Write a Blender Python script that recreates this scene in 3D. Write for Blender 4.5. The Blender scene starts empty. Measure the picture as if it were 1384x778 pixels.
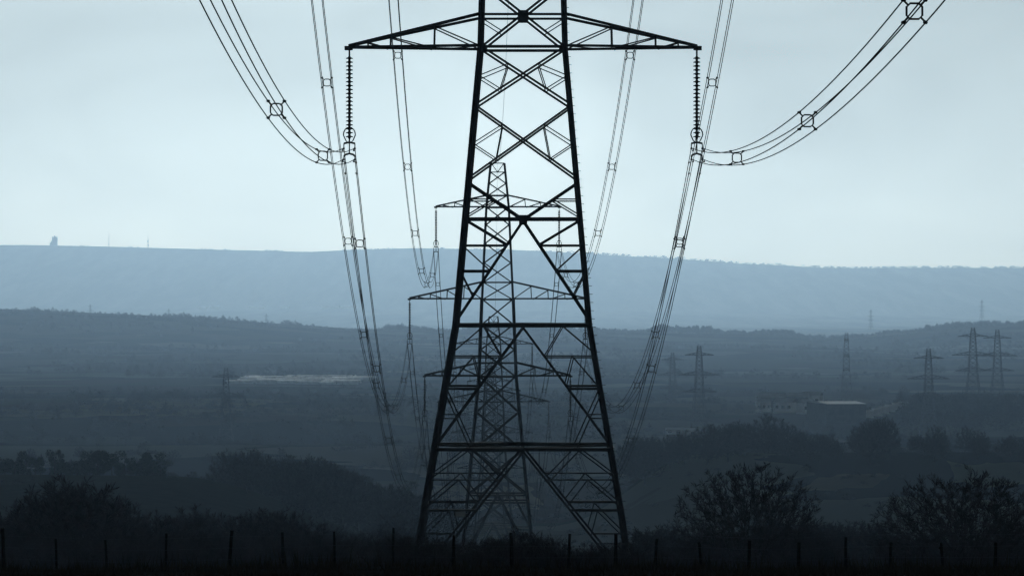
import bpy, math, random
import numpy as np
R = random.Random(7)
sc = bpy.context.scene
COL = sc.collection
rad = math.radians

# ------------------------------------------------------------------ camera
F = 6600.0                      # focal length in photo pixels (photo is 1384 wide)
cam = bpy.data.cameras.new('camera'); cam.sensor_width = 36.0
cam.lens = 36.0 * F / 1384.0; cam.clip_start = 1.0; cam.clip_end = 80000.0
cam_o = bpy.data.objects.new('camera', cam); COL.objects.link(cam_o)
cam_o.location = (0, 0, 0); cam_o.rotation_euler = (rad(90) + math.atan(11 / F), 0, 0)
sc.camera = cam_o

# ------------------------------------------------------------------ sky, sun, exposure
SUN_EL, SUN_AZ = 8.5, -1.0
w = bpy.data.worlds.new('World'); sc.world = w; w.use_nodes = True
nt = w.node_tree; bg = nt.nodes['Background']
sky = nt.nodes.new('ShaderNodeTexSky'); sky.sky_type = 'NISHITA'; sky.sun_disc = False
sky.sun_elevation = rad(SUN_EL); sky.sun_rotation = rad(SUN_AZ)
sky.dust_density = 1.2; sky.ozone_density = 3.0; sky.air_density = 1.0
hs = nt.nodes.new('ShaderNodeHueSaturation'); hs.inputs['Saturation'].default_value = 0.0
tint = nt.nodes.new('ShaderNodeMix'); tint.data_type = 'RGBA'; tint.blend_type = 'MULTIPLY'
tint.inputs['Factor'].default_value = 1.0
tint.inputs['B'].default_value = (0.82, 1.0, 1.065, 1)
nt.links.new(sky.outputs[0], hs.inputs['Color']); nt.links.new(hs.outputs[0], tint.inputs['A'])
tc = nt.nodes.new('ShaderNodeTexCoord')
mp = nt.nodes.new('ShaderNodeMapping'); mp.inputs['Scale'].default_value = (11, 11, 24)
nz = nt.nodes.new('ShaderNodeTexNoise'); nz.inputs['Scale'].default_value = 1.0
nz.inputs['Detail'].default_value = 5.0; nz.inputs['Roughness'].default_value = 0.5; nz.inputs['Distortion'].default_value = 0.6
cr = nt.nodes.new('ShaderNodeMapRange')
cr.inputs['From Min'].default_value = 0.3; cr.inputs['From Max'].default_value = 0.7
cr.inputs['To Min'].default_value = 0.78; cr.inputs['To Max'].default_value = 1.12
nt.links.new(tc.outputs['Generated'], mp.inputs[0]); nt.links.new(mp.outputs[0], nz.inputs['Vector'])
nt.links.new(nz.outputs['Fac'], cr.inputs[0])
cl = nt.nodes.new('ShaderNodeMix'); cl.data_type = 'RGBA'; cl.blend_type = 'MULTIPLY'; cl.inputs['Factor'].default_value = 1.0
nt.links.new(tint.outputs['Result'], cl.inputs['A']); nt.links.new(cr.outputs[0], cl.inputs['B'])
nt.links.new(cl.outputs['Result'], bg.inputs['Color'])
bg.inputs['Strength'].default_value = 0.030

sun = bpy.data.lights.new('sun', 'SUN'); sun.energy = 1.5; sun.angle = rad(14); sun.color = (0.80, 0.95, 1.0)
sun_o = bpy.data.objects.new('sun', sun); COL.objects.link(sun_o)
# the light comes from in front of the camera (+Y), from SUN_EL above the horizon
sun_o.rotation_euler = (-(rad(90) - rad(SUN_EL)), 0, -rad(SUN_AZ))
sun_o.location = (0, 0, 60)

vs = sc.view_settings
vs.view_transform = 'Standard'; vs.look = 'None'; vs.gamma = 1.0; vs.use_curve_mapping = False
vs.exposure = -1.0
sc.cycles.use_denoising = True
sc.cycles.use_adaptive_sampling = False
sc.cycles.volume_bounces = 1
sc.cycles.max_bounces = 3
sc.cycles.sample_clamp_indirect = 4.0

# ------------------------------------------------------------------ helpers
def mat(name, c0, c1=None, scale=3.0, rough=0.9, spec=0.15, detail=4.0, bump=0.0):
    m = bpy.data.materials.new(name); m.use_nodes = True
    t = m.node_tree; b = t.nodes['Principled BSDF']
    b.inputs['Roughness'].default_value = rough
    b.inputs['Specular IOR Level'].default_value = spec
    if c1 is None: c1 = tuple(min(1, v * 1.6) for v in c0)
    co = t.nodes.new('ShaderNodeTexCoord'); n = t.nodes.new('ShaderNodeTexNoise')
    n.inputs['Scale'].default_value = scale; n.inputs['Detail'].default_value = detail
    r = t.nodes.new('ShaderNodeValToRGB')
    r.color_ramp.elements[0].position = 0.32; r.color_ramp.elements[0].color = (*c0, 1)
    r.color_ramp.elements[1].position = 0.68; r.color_ramp.elements[1].color = (*c1, 1)
    t.links.new(co.outputs['Object'], n.inputs['Vector']); t.links.new(n.outputs['Fac'], r.inputs[0])
    t.links.new(r.outputs[0], b.inputs['Base Color'])
    if bump:
        bu = t.nodes.new('ShaderNodeBump'); bu.inputs['Strength'].default_value = bump
        t.links.new(n.outputs['Fac'], bu.inputs['Height']); t.links.new(bu.outputs[0], b.inputs['Normal'])
    return m

M = {}
M['steel'] = mat('dark_weathered_steel', (0.022, 0.026, 0.03), (0.06, 0.062, 0.062), 0.8, 0.7, 0.1)
M['wire'] = mat('aged_conductor', (0.03, 0.033, 0.036), (0.05, 0.052, 0.055), 0.6, 1.0, 0.0)
M['glass_disc'] = mat('brown_porcelain', (0.02, 0.016, 0.014), (0.035, 0.028, 0.022), 4, 0.5, 0.2)
M['bark'] = mat('dark_bark', (0.018, 0.016, 0.014), (0.04, 0.035, 0.03), 2.0, 0.95, 0.05)
M['twig'] = mat('winter_twig', (0.014, 0.012, 0.011), (0.030, 0.025, 0.022), 0.6, 0.95, 0.05)
M['ivy'] = mat('dark_evergreen', (0.012, 0.018, 0.013), (0.03, 0.038, 0.024), 0.8, 0.95, 0.05)
M['far_wood'] = mat('winter_woodland', (0.022, 0.022, 0.02), (0.045, 0.043, 0.037), 0.02, 1.0, 0.0)
M['post'] = mat('tarred_wood', (0.006, 0.005, 0.005), (0.014, 0.012, 0.010), 6, 0.95, 0.03)
M['grass'] = mat('rough_winter_grass', (0.012, 0.010, 0.006), (0.032, 0.024, 0.014), 0.5, 1.0, 0.0)
M['white'] = mat('enamel_plate', (0.6, 0.66, 0.7), (0.75, 0.8, 0.82), 3, 0.5, 0.3)
M['roof_pale'] = mat('pale_sheet_roof', (0.30, 0.31, 0.315), (0.42, 0.43, 0.435), 0.3, 0.8, 0.2)
M['roof_slate'] = mat('slate_roof', (0.16, 0.16, 0.165), (0.24, 0.24, 0.245), 0.6, 0.45, 0.5)
M['wall_grey'] = mat('grey_cladding', (0.07, 0.075, 0.08), (0.11, 0.115, 0.12), 0.4, 0.8, 0.2)
M['wall_dark'] = mat('dark_cladding', (0.022, 0.024, 0.027), (0.04, 0.043, 0.046), 0.4, 0.9, 0.1)
M['wall_white'] = mat('pale_render', (0.66, 0.67, 0.67), (0.78, 0.78, 0.77), 0.4, 0.9, 0.1)
M['window'] = mat('dark_window', (0.02, 0.022, 0.025), (0.03, 0.033, 0.036), 1, 0.15, 0.5)
M['film'] = mat('polythene_film', (0.42, 0.44, 0.47), (0.78, 0.8, 0.82), 0.12, 0.45, 0.5)
M['stone'] = mat('grey_stone', (0.16, 0.15, 0.14), (0.24, 0.23, 0.21), 0.3, 0.9, 0.1)
M['yard'] = mat('worn_concrete', (0.06, 0.062, 0.06), (0.10, 0.10, 0.10), 0.02, 0.95, 0.05)
M['field_pale'] = mat('stubble_field', (0.07, 0.066, 0.042), (0.11, 0.10, 0.062), 0.015, 1.0, 0.0)
M['field_green'] = mat('pasture_field', (0.045, 0.052, 0.03), (0.07, 0.078, 0.043), 0.015, 1.0, 0.0)

def mesh_np(name, V, faces, m):
    me = bpy.data.meshes.new(name)
    me.from_pydata(V, [], faces); me.materials.append(m); me.update()
    return me

def mesh_tris(name, V, T, m):
    """fast triangle mesh from numpy arrays"""
    V = np.asarray(V, dtype=np.float32); T = np.asarray(T, dtype=np.int32)
    me = bpy.data.meshes.new(name)
    me.vertices.add(len(V)); me.vertices.foreach_set('co', V.ravel())
    me.loops.add(len(T) * 3); me.loops.foreach_set('vertex_index', T.ravel())
    me.polygons.add(len(T))
    me.polygons.foreach_set('loop_start', np.arange(0, len(T) * 3, 3, dtype=np.int32))
    me.materials.append(m); me.update(); me.validate()
    return me

def link(name, data, parent=None, loc=None, rotz=None):
    o = bpy.data.objects.new(name, data); COL.objects.link(o)
    if parent: o.parent = parent
    if loc: o.location = loc
    if rotz is not None: o.rotation_euler = (0, 0, rotz)
    return o

def tag(o, label, cat, group=None):
    o['label'] = label; o['category'] = cat
    if group: o['group'] = group
    return o

def thing(name, label, cat, loc=(0, 0, 0), rotz=0.0, group=None):
    return tag(link(name, None, None, loc, rotz), label, cat, group)

def copy_tree(o, parent=None):
    c = o.copy(); COL.objects.link(c); c.parent = parent
    for ch in list(o.children): copy_tree(ch, c)
    return c

def vec(*a): return np.array(a, dtype=float)
def unit(v): return v / max(1e-9, np.linalg.norm(v))

class MB:
    def __init__(s): s.V = []; s.Fc = []
    def add(s, V, Fc):
        o = len(s.V); s.V += [tuple(map(float, v)) for v in V]
        s.Fc += [tuple(i + o for i in f) for f in Fc]
        return s
    def bar(s, a, b, wd, th=None, up=None):
        """rolled-angle bar: a thin L section of leg width wd"""
        a = np.array(a, float); b = np.array(b, float); d = unit(b - a)
        n = np.array(up if up is not None else (0.13, 0.97, 0.21), float)
        if abs(np.dot(unit(n), d)) > 0.98: n = vec(1, 0.2, 0.1)
        x = unit(np.cross(d, n)); y = np.cross(x, d)
        h = wd / 2; t = (th or wd * 0.16)
        prof = [(-h, 0), (h, 0), (h, t), (-h + t, t), (-h + t, wd * .8), (-h, wd * .8)]
        V = [a + x * p + y * q for p, q in prof] + [b + x * p + y * q for p, q in prof]
        Fc = [(i, (i + 1) % 6, (i + 1) % 6 + 6, i + 6) for i in range(6)] + [(5, 4, 3, 2, 1, 0), (6, 7, 8, 9, 10, 11)]
        return s.add(V, Fc)
    def tube(s, pts, r, n=6, r1=None, cap=True):
        pts = [np.array(p, float) for p in pts]; k = len(pts); V = []; Fc = []
        for i, p in enumerate(pts):
            d = unit(pts[min(i + 1, k - 1)] - pts[max(i - 1, 0)])
            x = unit(np.cross(d, vec(0.3, 0.9, 0.1) if abs(d[2]) > 0.8 else vec(0, 0, 1))); y = np.cross(d, x)
            rr = r if r1 is None else r + (r1 - r) * i / (k - 1)
            V += [p + (x * math.cos(2 * math.pi * j / n) + y * math.sin(2 * math.pi * j / n)) * rr for j in range(n)]
        for i in range(k - 1):
            for j in range(n):
                Fc.append((i * n + j, i * n + (j + 1) % n, (i + 1) * n + (j + 1) % n, (i + 1) * n + j))
        if cap: Fc += [tuple(range(n))[::-1], tuple((k - 1) * n + j for j in range(n))]
        return s.add(V, Fc)
    def box(s, c, d, rz=0.0):
        c = np.array(c, float); ca, sa = math.cos(rz), math.sin(rz); V = []
        for sx in (-1, 1):
            for sy in (-1, 1):
                for sz in (-1, 1):
                    x, y, z = sx * d[0] / 2, sy * d[1] / 2, sz * d[2] / 2
                    V.append(c + vec(x * ca - y * sa, x * sa + y * ca, z))
        return s.add(V, [(0, 1, 3, 2), (4, 6, 7, 5), (0, 4, 5, 1), (2, 3, 7, 6), (0, 2, 6, 4), (1, 5, 7, 3)])
    def lathe(s, prof, n=12, c=(0, 0, 0)):
        V = []; Fc = []; k = len(prof)
        for r, z in prof:
            V += [(c[0] + r * math.cos(2 * math.pi * j / n), c[1] + r * math.sin(2 * math.pi * j / n), c[2] + z) for j in range(n)]
        for i in range(k - 1):
            for j in range(n): Fc.append((i * n + j, i * n + (j + 1) % n, (i + 1) * n + (j + 1) % n, (i + 1) * n + j))
        Fc += [tuple(range(n))[::-1], tuple((k - 1) * n + j for j in range(n))]
        return s.add(V, Fc)
    def mesh(s, name, m): return mesh_np(name, s.V, s.Fc, m)
    def build(s, name, m, parent=None): return link(name, s.mesh(name, m), parent)

# ------------------------------------------------------------------ terrain
_rng = np.random.RandomState(5)
def _vn(seed):
    g = np.random.RandomState(seed).rand(64, 64)
    def f(x, y):
        x = np.asarray(x, float); y = np.asarray(y, float)
        xi = np.floor(x).astype(int); yi = np.floor(y).astype(int); fx = x - xi; fy = y - yi
        fx = fx * fx * (3 - 2 * fx); fy = fy * fy * (3 - 2 * fy)
        a = g[xi % 64, yi % 64]; b = g[(xi + 1) % 64, yi % 64]; c = g[xi % 64, (yi + 1) % 64]; d = g[(xi + 1) % 64, (yi + 1) % 64]
        return (a * (1 - fx) + b * fx) * (1 - fy) + (c * (1 - fx) + d * fx) * fy - 0.5
    return f
N1, N2, N3 = _vn(1), _vn(2), _vn(3)
PY = [-420, -100, -30, 0, 60, 150, 200, 253, 430, 603, 961, 1311, 1480, 2400, 3300, 4500, 6000, 8200, 10000, 11500, 14500, 21000, 25500, 30000, 32500]
PZ = [30, 12, 1.2, -1.7, -4.1, -8.25, -11.9, -15.5, -24.4, -32.9, -53.3, -69.2, -72, -72, -72, -83, -91, -86, -66, -105, -118, -130, -70, 270, 245]
MD, FD = 10000.0, 30000.0
MIDX = [(p - 692) * MD / F for p in (-900, 0, 240, 480, 620, 800, 1050, 1112, 1200, 1300, 1384, 2300)]
MIDZ = [(400 - q) * MD / F for q in (410, 417, 428, 444, 446, 445, 450, 458, 450, 440, 438, 424)]
FARX = [(p - 692) * FD / F for p in (-1500, 0, 150, 300, 420, 560, 700, 800, 900, 1000, 1100, 1200, 1384, 2800)]
FARZ = [(400 - q) * FD / F for q in (326, 331, 334, 338, 340, 335.5, 337, 342, 349, 357, 361, 363, 361.5, 352)]
def bell(v, c, s): return np.exp(-((v - c) / s) ** 2)
SINK = []     # (x, y, dz, radius)
def ground(x, y):
    x = np.asarray(x, float); y = np.asarray(y, float)
    z = np.interp(y, PY, PZ)
    kmid = np.clip(bell(y, MD, 1700), 0, 1)
    z = z + kmid * (np.interp(x, MIDX, MIDZ) + 66)
    kf = np.interp(y, [21000, 25500, 30000, 32500], [0, 0.3, 1, 1])
    z = z + kf * (np.interp(x, FARX, FARZ) - 270)
    amp = np.interp(y, [-50, 100, 250, 1200, 3000, 8000, 30000], [0.1, 0.22, 0.5, 2.0, 3.0, 5.0, 9.0])
    sc_ = np.interp(y, [0, 300, 1500, 6000, 15000], [6, 20, 90, 300, 700])
    z = z + amp * N1(x / 40.0, y / 40.0) * (y < 1500) * 0.6 + amp * N2(x / 330.0, y / 330.0)
    z = z + np.where((y > 60) & (y < 300), 0.34 * N3(x / 4.0, y / 7.0), 0.0)
    sm = lambda e0, e1, v: (lambda q: q * q * (3 - 2 * q))(np.clip((v - e0) / (e1 - e0), 0, 1))
    z = z + 20 * bell(y, 1150, 170) * sm(-10, -80, x) + 22 * bell(y, 1560, 210) * sm(14, 62, x)
    for (sx, sy, dz, r) in SINK:
        z = z + dz * np.exp(-((x - sx) ** 2 + (y - sy) ** 2) / (r * r))
    return z
def gz(x, y): return float(ground(x, y))
def at(px, d): return ((px - 692.0) * d / F, float(d))

# pylons of the line and of the other lines: x pixel of the axis, distance, z of the middle crossarm, rotation, size
TW = [(707, 253, 22.4, 0), (672.5, 603, -0.41, 0), (667, 961, -20.8, 0), (664.5, 1311, -36.7, 0), (662, 1661, -40.4, 0), (660, 2011, -41.5, 0)]
MID_H = 32.5
def sink_to(x, y, zb, r): SINK.append((x, y, zb - gz(x, y), r))
for i, (px, d, zm, rz) in enumerate(TW):
    X, Y = at(px, d); sink_to(X, Y, -15.5 if i == 0 else zm - MID_H, 30 if d < 700 else 90)
FARPY = [  # px, d, mid-arm py, rot, scale, label
    (945, 2770, 507, 10, 1.0, 'clear three-armed pylon above the pale farm sheds and dark wood'),
    (909, 3600, 507, 14, 1.0, 'very faint pylon just behind the clearer three-armed one above the dark wood'),
    (1144, 3400, 482, 86, 1.0, 'narrow pylon seen edge-on directly behind the pale-roofed hall'),
    (1255, 2700, 512, 6, 1.0, 'misty pylon with drooping arms between the hall and the paired pylons'),
    (1315, 3315, 480, 4, 1.12, 'darker of two overlapping pylons on the wooded rise, standing clear of the skyline'),
    (1348, 3500, 481, 4, 1.12, 'fainter of two overlapping pylons on the wooded rise, nearer the hill edge'),
    (305.5, 2600, 536, 12, 0.92, 'ghostly pylon in the mist beside the long pale strip of greenhouses'),
]
for (px, d, py, rz, s, lb) in FARPY:
    X, Y = at(px, d); sink_to(X, Y, (400 - py) * d / F - MID_H * s, 120)

ys = np.unique(np.concatenate([np.linspace(-420, 60, 25), np.linspace(60, 300, 121), np.geomspace(300, 2500, 120), np.geomspace(2500, 32500, 160), [MD, FD]]))
t = np.linspace(-1, 1, 201); xs = 11500 * np.sinh(6.2 * t) / math.sinh(6.2)
GX, GY = np.meshgrid(xs, ys); GZ = ground(GX, GY)
nx, ny = len(xs), len(ys)
V = np.stack([GX, GY, GZ], -1).reshape(-1, 3)
ii = (np.arange(ny - 1)[:, None] * nx + np.arange(nx - 1)[None, :]).ravel()
T = np.concatenate([np.stack([ii, ii + 1, ii + nx + 1], 1), np.stack([ii, ii + nx + 1, ii + nx], 1)])
def ground_mat():
    m = bpy.data.materials.new('valley_ground'); m.use_nodes = True
    t = m.node_tree; b = t.nodes['Principled BSDF']; b.inputs['Roughness'].default_value = 1.0
    b.inputs['Specular IOR Level'].default_value = 0.0
    co = t.nodes.new('ShaderNodeTexCoord')
    n = t.nodes.new('ShaderNodeTexNoise'); n.inputs['Scale'].default_value = 0.25; n.inputs['Detail'].default_value = 6
    r = t.nodes.new('ShaderNodeValToRGB')
    r.color_ramp.elements[0].position = 0.3; r.color_ramp.elements[0].color = (0.009, 0.010, 0.008, 1)
    r.color_ramp.elements[1].position = 0.7; r.color_ramp.elements[1].color = (0.024, 0.023, 0.018, 1)
    t.links.new(co.outputs['Object'], n.inputs['Vector']); t.links.new(n.outputs['Fac'], r.inputs[0])
    mpg = t.nodes.new('ShaderNodeMapping'); mpg.inputs['Scale'].default_value = (1 / 120., 1 / 260., 0); mpg.inputs['Rotation'].default_value = (0, 0, 0.35)
    vo = t.nodes.new('ShaderNodeTexVoronoi'); vo.inputs['Scale'].default_value = 1.0
    wn = t.nodes.new('ShaderNodeTexNoise'); wn.inputs['Scale'].default_value = 0.012; wn.inputs['Detail'].default_value = 5
    wa = t.nodes.new('ShaderNodeVectorMath'); wa.operation = 'MULTIPLY_ADD'; wa.inputs[1].default_value = (90, 160, 0)
    t.links.new(co.outputs['Object'], wn.inputs['Vector']); t.links.new(wn.outputs['Color'], wa.inputs[0]); t.links.new(co.outputs['Object'], wa.inputs[2])
    t.links.new(wa.outputs[0], mpg.inputs[0]); t.links.new(mpg.outputs[0], vo.inputs['Vector'])
    r2 = t.nodes.new('ShaderNodeValToRGB'); r2.color_ramp.interpolation = 'CONSTANT'
    el = r2.color_ramp.elements
    el[0].position = 0.0; el[0].color = (0.030, 0.034, 0.022, 1)
    el[1].position = 0.3; el[1].color = (0.050, 0.048, 0.034, 1)
    for p, c in ((0.5, (0.018, 0.020, 0.018, 1)), (0.68, (0.06, 0.064, 0.045, 1)), (0.82, (0.036, 0.03, 0.024, 1)), (0.92, (0.08, 0.078, 0.058, 1))):
        e = el.new(p); e.color = c
    sep = t.nodes.new('ShaderNodeSeparateColor'); t.links.new(vo.outputs['Color'], sep.inputs[0]); t.links.new(sep.outputs[0], r2.inputs[0])
    sx = t.nodes.new('ShaderNodeSeparateXYZ'); t.links.new(co.outputs['Object'], sx.inputs[0])
    mr = t.nodes.new('ShaderNodeMapRange'); mr.inputs['From Min'].default_value = 700; mr.inputs['From Max'].default_value = 1400
    t.links.new(sx.outputs['Y'], mr.inputs[0])
    mx = t.nodes.new('ShaderNodeMix'); mx.data_type = 'RGBA'
    t.links.new(mr.outputs[0], mx.inputs['Factor']); t.links.new(r.outputs[0], mx.inputs['A']); t.links.new(r2.outputs[0], mx.inputs['B'])
    fn = t.nodes.new('ShaderNodeTexNoise'); fn.inputs['Scale'].default_value = 0.004; fn.inputs['Detail'].default_value = 7; fn.inputs['Roughness'].default_value = .65
    fm = t.nodes.new('ShaderNodeMapping'); fm.inputs['Scale'].default_value = (1, .09, 0); fm.inputs['Rotation'].default_value = (0, 0, 0)
    t.links.new(co.outputs['Object'], fm.inputs[0]); t.links.new(fm.outputs[0], fn.inputs['Vector'])
    r3 = t.nodes.new('ShaderNodeValToRGB'); r3.color_ramp.elements[0].position = .42; r3.color_ramp.elements[0].color = (.035, .037, .033, 1)
    r3.color_ramp.elements[1].position = .62; r3.color_ramp.elements[1].color = (.14, .14, .10, 1); t.links.new(fn.outputs['Fac'], r3.inputs[0])
    m3 = t.nodes.new('ShaderNodeMapRange'); m3.inputs['From Min'].default_value = 11000; m3.inputs['From Max'].default_value = 14000
    t.links.new(sx.outputs['Y'], m3.inputs[0]); mx2 = t.nodes.new('ShaderNodeMix'); mx2.data_type = 'RGBA'
    t.links.new(m3.outputs[0], mx2.inputs['Factor']); t.links.new(mx.outputs['Result'], mx2.inputs['A']); t.links.new(r3.outputs[0], mx2.inputs['B'])
    t.links.new(mx2.outputs['Result'], b.inputs['Base Color'])
    return m
g = link('ground', mesh_tris('ground', V, T, ground_mat())); g['kind'] = 'structure'

def sheet(name, px0, px1, d0, d1, m, skew=0.0, lift=0.35):
    """a field lying on the terrain"""
    V = []; Fc = []; nu, nv = 14, 10
    for j in range(nv + 1):
        d = d0 + (d1 - d0) * j / nv
        for i in range(nu + 1):
            u = i / nu; px = px0 + (px1 - px0) * u + skew * (j / nv)
            dd = d + 0.35 * (d1 - d0) * float(N1(px / 23. + d0, .5)) + 0.1 * (d1 - d0) * float(N2(px / 5., d0))
            px += 14 * float(N3(d / 31., px0))
            x = (px - 692) * d0 / F; V.append((x, dd, gz(x, dd) + lift))
    for j in range(nv):
        for i in range(nu):
            a = j * (nu + 1) + i; Fc.append((a, a + 1, a + nu + 2, a + nu + 1))
    o = link(name, mesh_np(name, V, Fc, m)); o['kind'] = 'structure'; return o
sheet('field', 585, 732, 1665, 1860, M['field_pale'], -12)
sheet('field', 1085, 1185, 1425, 1465, M['field_pale'], 30)
sheet('field', 1290, 1400, 1430, 1500, M['field_green'], 20)

sheet('field', 40, 300, 2900, 3300, M['field_pale'], 20)

# ------------------------------------------------------------------ haze
HZ = (-11800, 11800, -470, 32900, -170, 410)
hb = MB().box(((HZ[0] + HZ[1]) / 2, (HZ[2] + HZ[3]) / 2, (HZ[4] + HZ[5]) / 2), (HZ[1] - HZ[0], HZ[3] - HZ[2], HZ[5] - HZ[4]))
hm = bpy.data.materials.new('haze_air'); hm.use_nodes = True
ht = hm.node_tree; ht.nodes.remove(ht.nodes['Principled BSDF'])
pv = ht.nodes.new('ShaderNodeVolumePrincipled')
pv.inputs['Color'].default_value = (0.525, 0.73, 1.0, 1); pv.inputs['Density'].default_value = 3.5e-5
pv.inputs['Absorption Color'].default_value = (1, 1, 1, 1)   # pure scattering, stronger in the blue
pv.inputs['Anisotropy'].default_value = 0.7
ht.links.new(pv.outputs[0], ht.nodes['Material Output'].inputs['Volume'])
hz = hb.build('haze', hm); hz['kind'] = 'stuff'; hz['label'] = 'thin blue mist filling the valley'; 

# ------------------------------------------------------------------ pylons
STEEL = M['steel']
def face_pts(k, lx, z, hw, off=0.0):
    """point on face k (0 front,1 right,2 back,3 left) at lateral lx, height z"""
    h = hw(z) + off
    return [(lx, -h, z), (h, lx, z), (-lx, h, z), (-h, -lx, z)][k]
def face_n(k): return [(0, -1, 0), (1, 0, 0), (0, 1, 0), (-1, 0, 0)][k]

class Pylon:
    def __init__(s, root, detailed):
        s.root = root; s.det = detailed; s.merge = {}
        s.key = None
    def bar(s, name, a, b, wd, up=None, parent=None):
        if s.det:
            m = MB().bar(a, b, wd, None, up); return m.build(name, STEEL, parent or s.root)
        key = (name, s.key if name == 'crossarm' else round(a[2], 1) if name in ('horizontal', 'secondary_brace') else 0)
        s.merge.setdefault(key, MB()).bar(a, b, wd, None, up)
    def fbar(s, name, k, p, q, wd, hw, parent=None):
        off = R.uniform(-0.03, 0.03)
        s.bar(name, face_pts(k, p[0], p[1], hw, off), face_pts(k, q[0], q[1], hw, off + 0.004), wd, face_n(k), parent)
    def sym(s, name, k, p, q, wd, hw):
        s.fbar(name, k, p, q, wd, hw); s.fbar(name, k, (-p[0], p[1]), (-q[0], q[1]), wd, hw)
    def finish(s):
        for n, m in s.merge.items(): m.build(n[0], STEEL, s.root)

def crossarm(P, zb, zt, half, hw, side, verts, wd, fine):
    """one arm: two bottom chords, two top chords converging on the tip, verticals and diagonals on both faces"""
    nm = 'crossarm'
    arm = None
    b0 = hw(zb); t0 = hw(zt)
    tip = vec(side * half, 0, zb)
    main = MB()
    for s in (-1, 1):
        main.bar((side * (b0 - .05), s * b0, zb), tip + vec(0, s * .14, -.005 * s), wd, None, (0, 0.02, 1))
        main.bar((side * (t0 - .05), s * t0, zt), tip + vec(0, s * .14, .07), wd * 1.1, None, (0, 0.02, 1))
    main.box(tip + vec(side * .04, 0, 0.02), (.42, .36, .22))
    if P.det: arm = main.build(nm, STEEL, P.root)
    else:
        P.key = (zb, side); m = P.merge.setdefault((nm, P.key), MB()); m.add(main.V, main.Fc)
    def on(frac, s, top):
        if top: return vec(side * (t0 + (half - t0) * frac), s * (t0 * (1 - frac) + .14 * frac), zt + (zb + .07 - zt) * frac)
        return vec(side * (b0 + (half - b0) * frac), s * (b0 * (1 - frac) + .14 * frac), zb)
    for s in (-1, 1):
        prev = 0.0
        for f in verts:
            P.bar('arm_vertical' if P.det else nm, on(f, s, 0), on(f, s, 1), fine, (0, s, 0), arm)
            P.bar('arm_diagonal' if P.det else nm, on(f, s, 1), on(prev + (0.02 if prev else 0), s, 0), fine * 1.15, (0, s, 0), arm)
            prev = f
    fr = [0] + list(verts)
    for i in range(len(fr) - 1):
        P.bar('arm_plan_brace' if P.det else nm, on(fr[i], -1, 0), on(fr[i + 1], 1, 0), fine, (0, 0, 1), arm)
        P.bar('arm_plan_brace' if P.det else nm, on(fr[i + 1], -1, 0), on(fr[i + 1], 1, 0), fine, (0, 0, 1), arm)
    return arm

def xpanel(P, z0, z1, hw, wd, fine=0, horiz=False):
    for k in range(4):
        P.sym('cross_brace', k, (-hw(z0), z0), (hw(z1), z1), wd, hw)
        if fine:
            # secondary triangle on each side, meeting the leg at mid height
            zc = (z0 * hw(z1) + z1 * hw(z0)) / (hw(z0) + hw(z1))
            zu = z0 + (z1 - z0) * .28; zl = z0 + (z1 - z0) * .73; zm = (zu + zl) / 2
            xu = -hw(z0) + (hw(z1) + hw(z0)) * .28; xl = -hw(z1) + (hw(z0) + hw(z1)) * .27
            P.sym('secondary_brace', k, (xu, zu), (-hw(zm), zm), fine, hw)
            P.sym('secondary_brace', k, (xl, zl), (-hw(zm), zm), fine, hw)
            P.sym('secondary_brace', k, (xu, zu), (xl, zl), fine, hw)
        if horiz: P.fbar('horizontal', k, (-hw(z0), z0), (hw(z0), z0), wd, hw)

def legs(P, zs, hw, wd):
    for sx in (-1, 1):
        for sy in (-1, 1):
            m = MB()
            for a, b in zip(zs[:-1], zs[1:]):
                m.bar((sx * hw(a), sy * hw(a), a), (sx * hw(b), sy * hw(b), b), wd * (1.0 if a < zs[-3] else .7), None, (sx, sy, 0))
            if P.det: m.build('leg', STEEL, P.root)
            else:
                q = P.merge.setdefault(('leg', sx, sy), MB()); q.add(m.V, m.Fc)

ARM_TOP, ARM_MID, ARM_BOT = 7.6, 10.85, 9.0
def upper_body(P, zbot, hw, wd, fine, arm=1.0):
    """everything from the bottom crossarm up to the peak"""
    zmid, ztop, zpk = zbot + 9.5, zbot + 20.85, zbot + 26.3
    jb, jm, jt = zbot + 1.66, zmid + 2.1, ztop + 1.45
    for side in (-1, 1):
        crossarm(P, zbot, jb, ARM_BOT, hw, side, (.36, .69, .86), .19 * wd * arm, fine * arm)
        crossarm(P, zmid, jm, ARM_MID, hw, side, (.26, .49, .72, .88), .19 * wd * arm, fine * arm)
        crossarm(P, ztop, jt, ARM_TOP, hw, side, (.34, .64, .86), .15 * wd * arm, fine * arm)
    # crossarm bays
    for z0, z1 in ((zbot, jb), (zmid, jm), (ztop, jt)):
        for k in range(4):
            P.fbar('horizontal', k, (-hw(z0), z0), (hw(z0), z0), .17 * wd, hw)
            P.fbar('horizontal', k, (-hw(z1), z1), (hw(z1), z1), .14 * wd, hw)
    zz = [zbot, zbot + 3.3, zbot + 6.4, zmid]
    for a, b in zip(zz[:-1], zz[1:]): xpanel(P, a, b, hw, .13 * wd)
    zz = [zmid, jm, jm + 2.4, jm + 4.8, jm + 7.1, ztop]
    for a, b in zip(zz[:-1], zz[1:]): xpanel(P, a, b, hw, .11 * wd)
    zz = [ztop, jt, jt + 1.5, jt + 2.9]
    for a, b in zip(zz[:-1], zz[1:]): xpanel(P, a, b, hw, .09 * wd)
    for k in range(4):
        P.fbar('horizontal', k, (-hw(zpk), zpk), (hw(zpk), zpk), .09, hw)
        P.fbar('horizontal', k, (-hw(jt + 2.9), jt + 2.9), (hw(jt + 2.9), jt + 2.9), .08, hw)
        P.sym('cross_brace', k, (-hw(zpk), zpk), (0, jt + 2.9), .08, hw)
    return zmid, ztop, zpk

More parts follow.
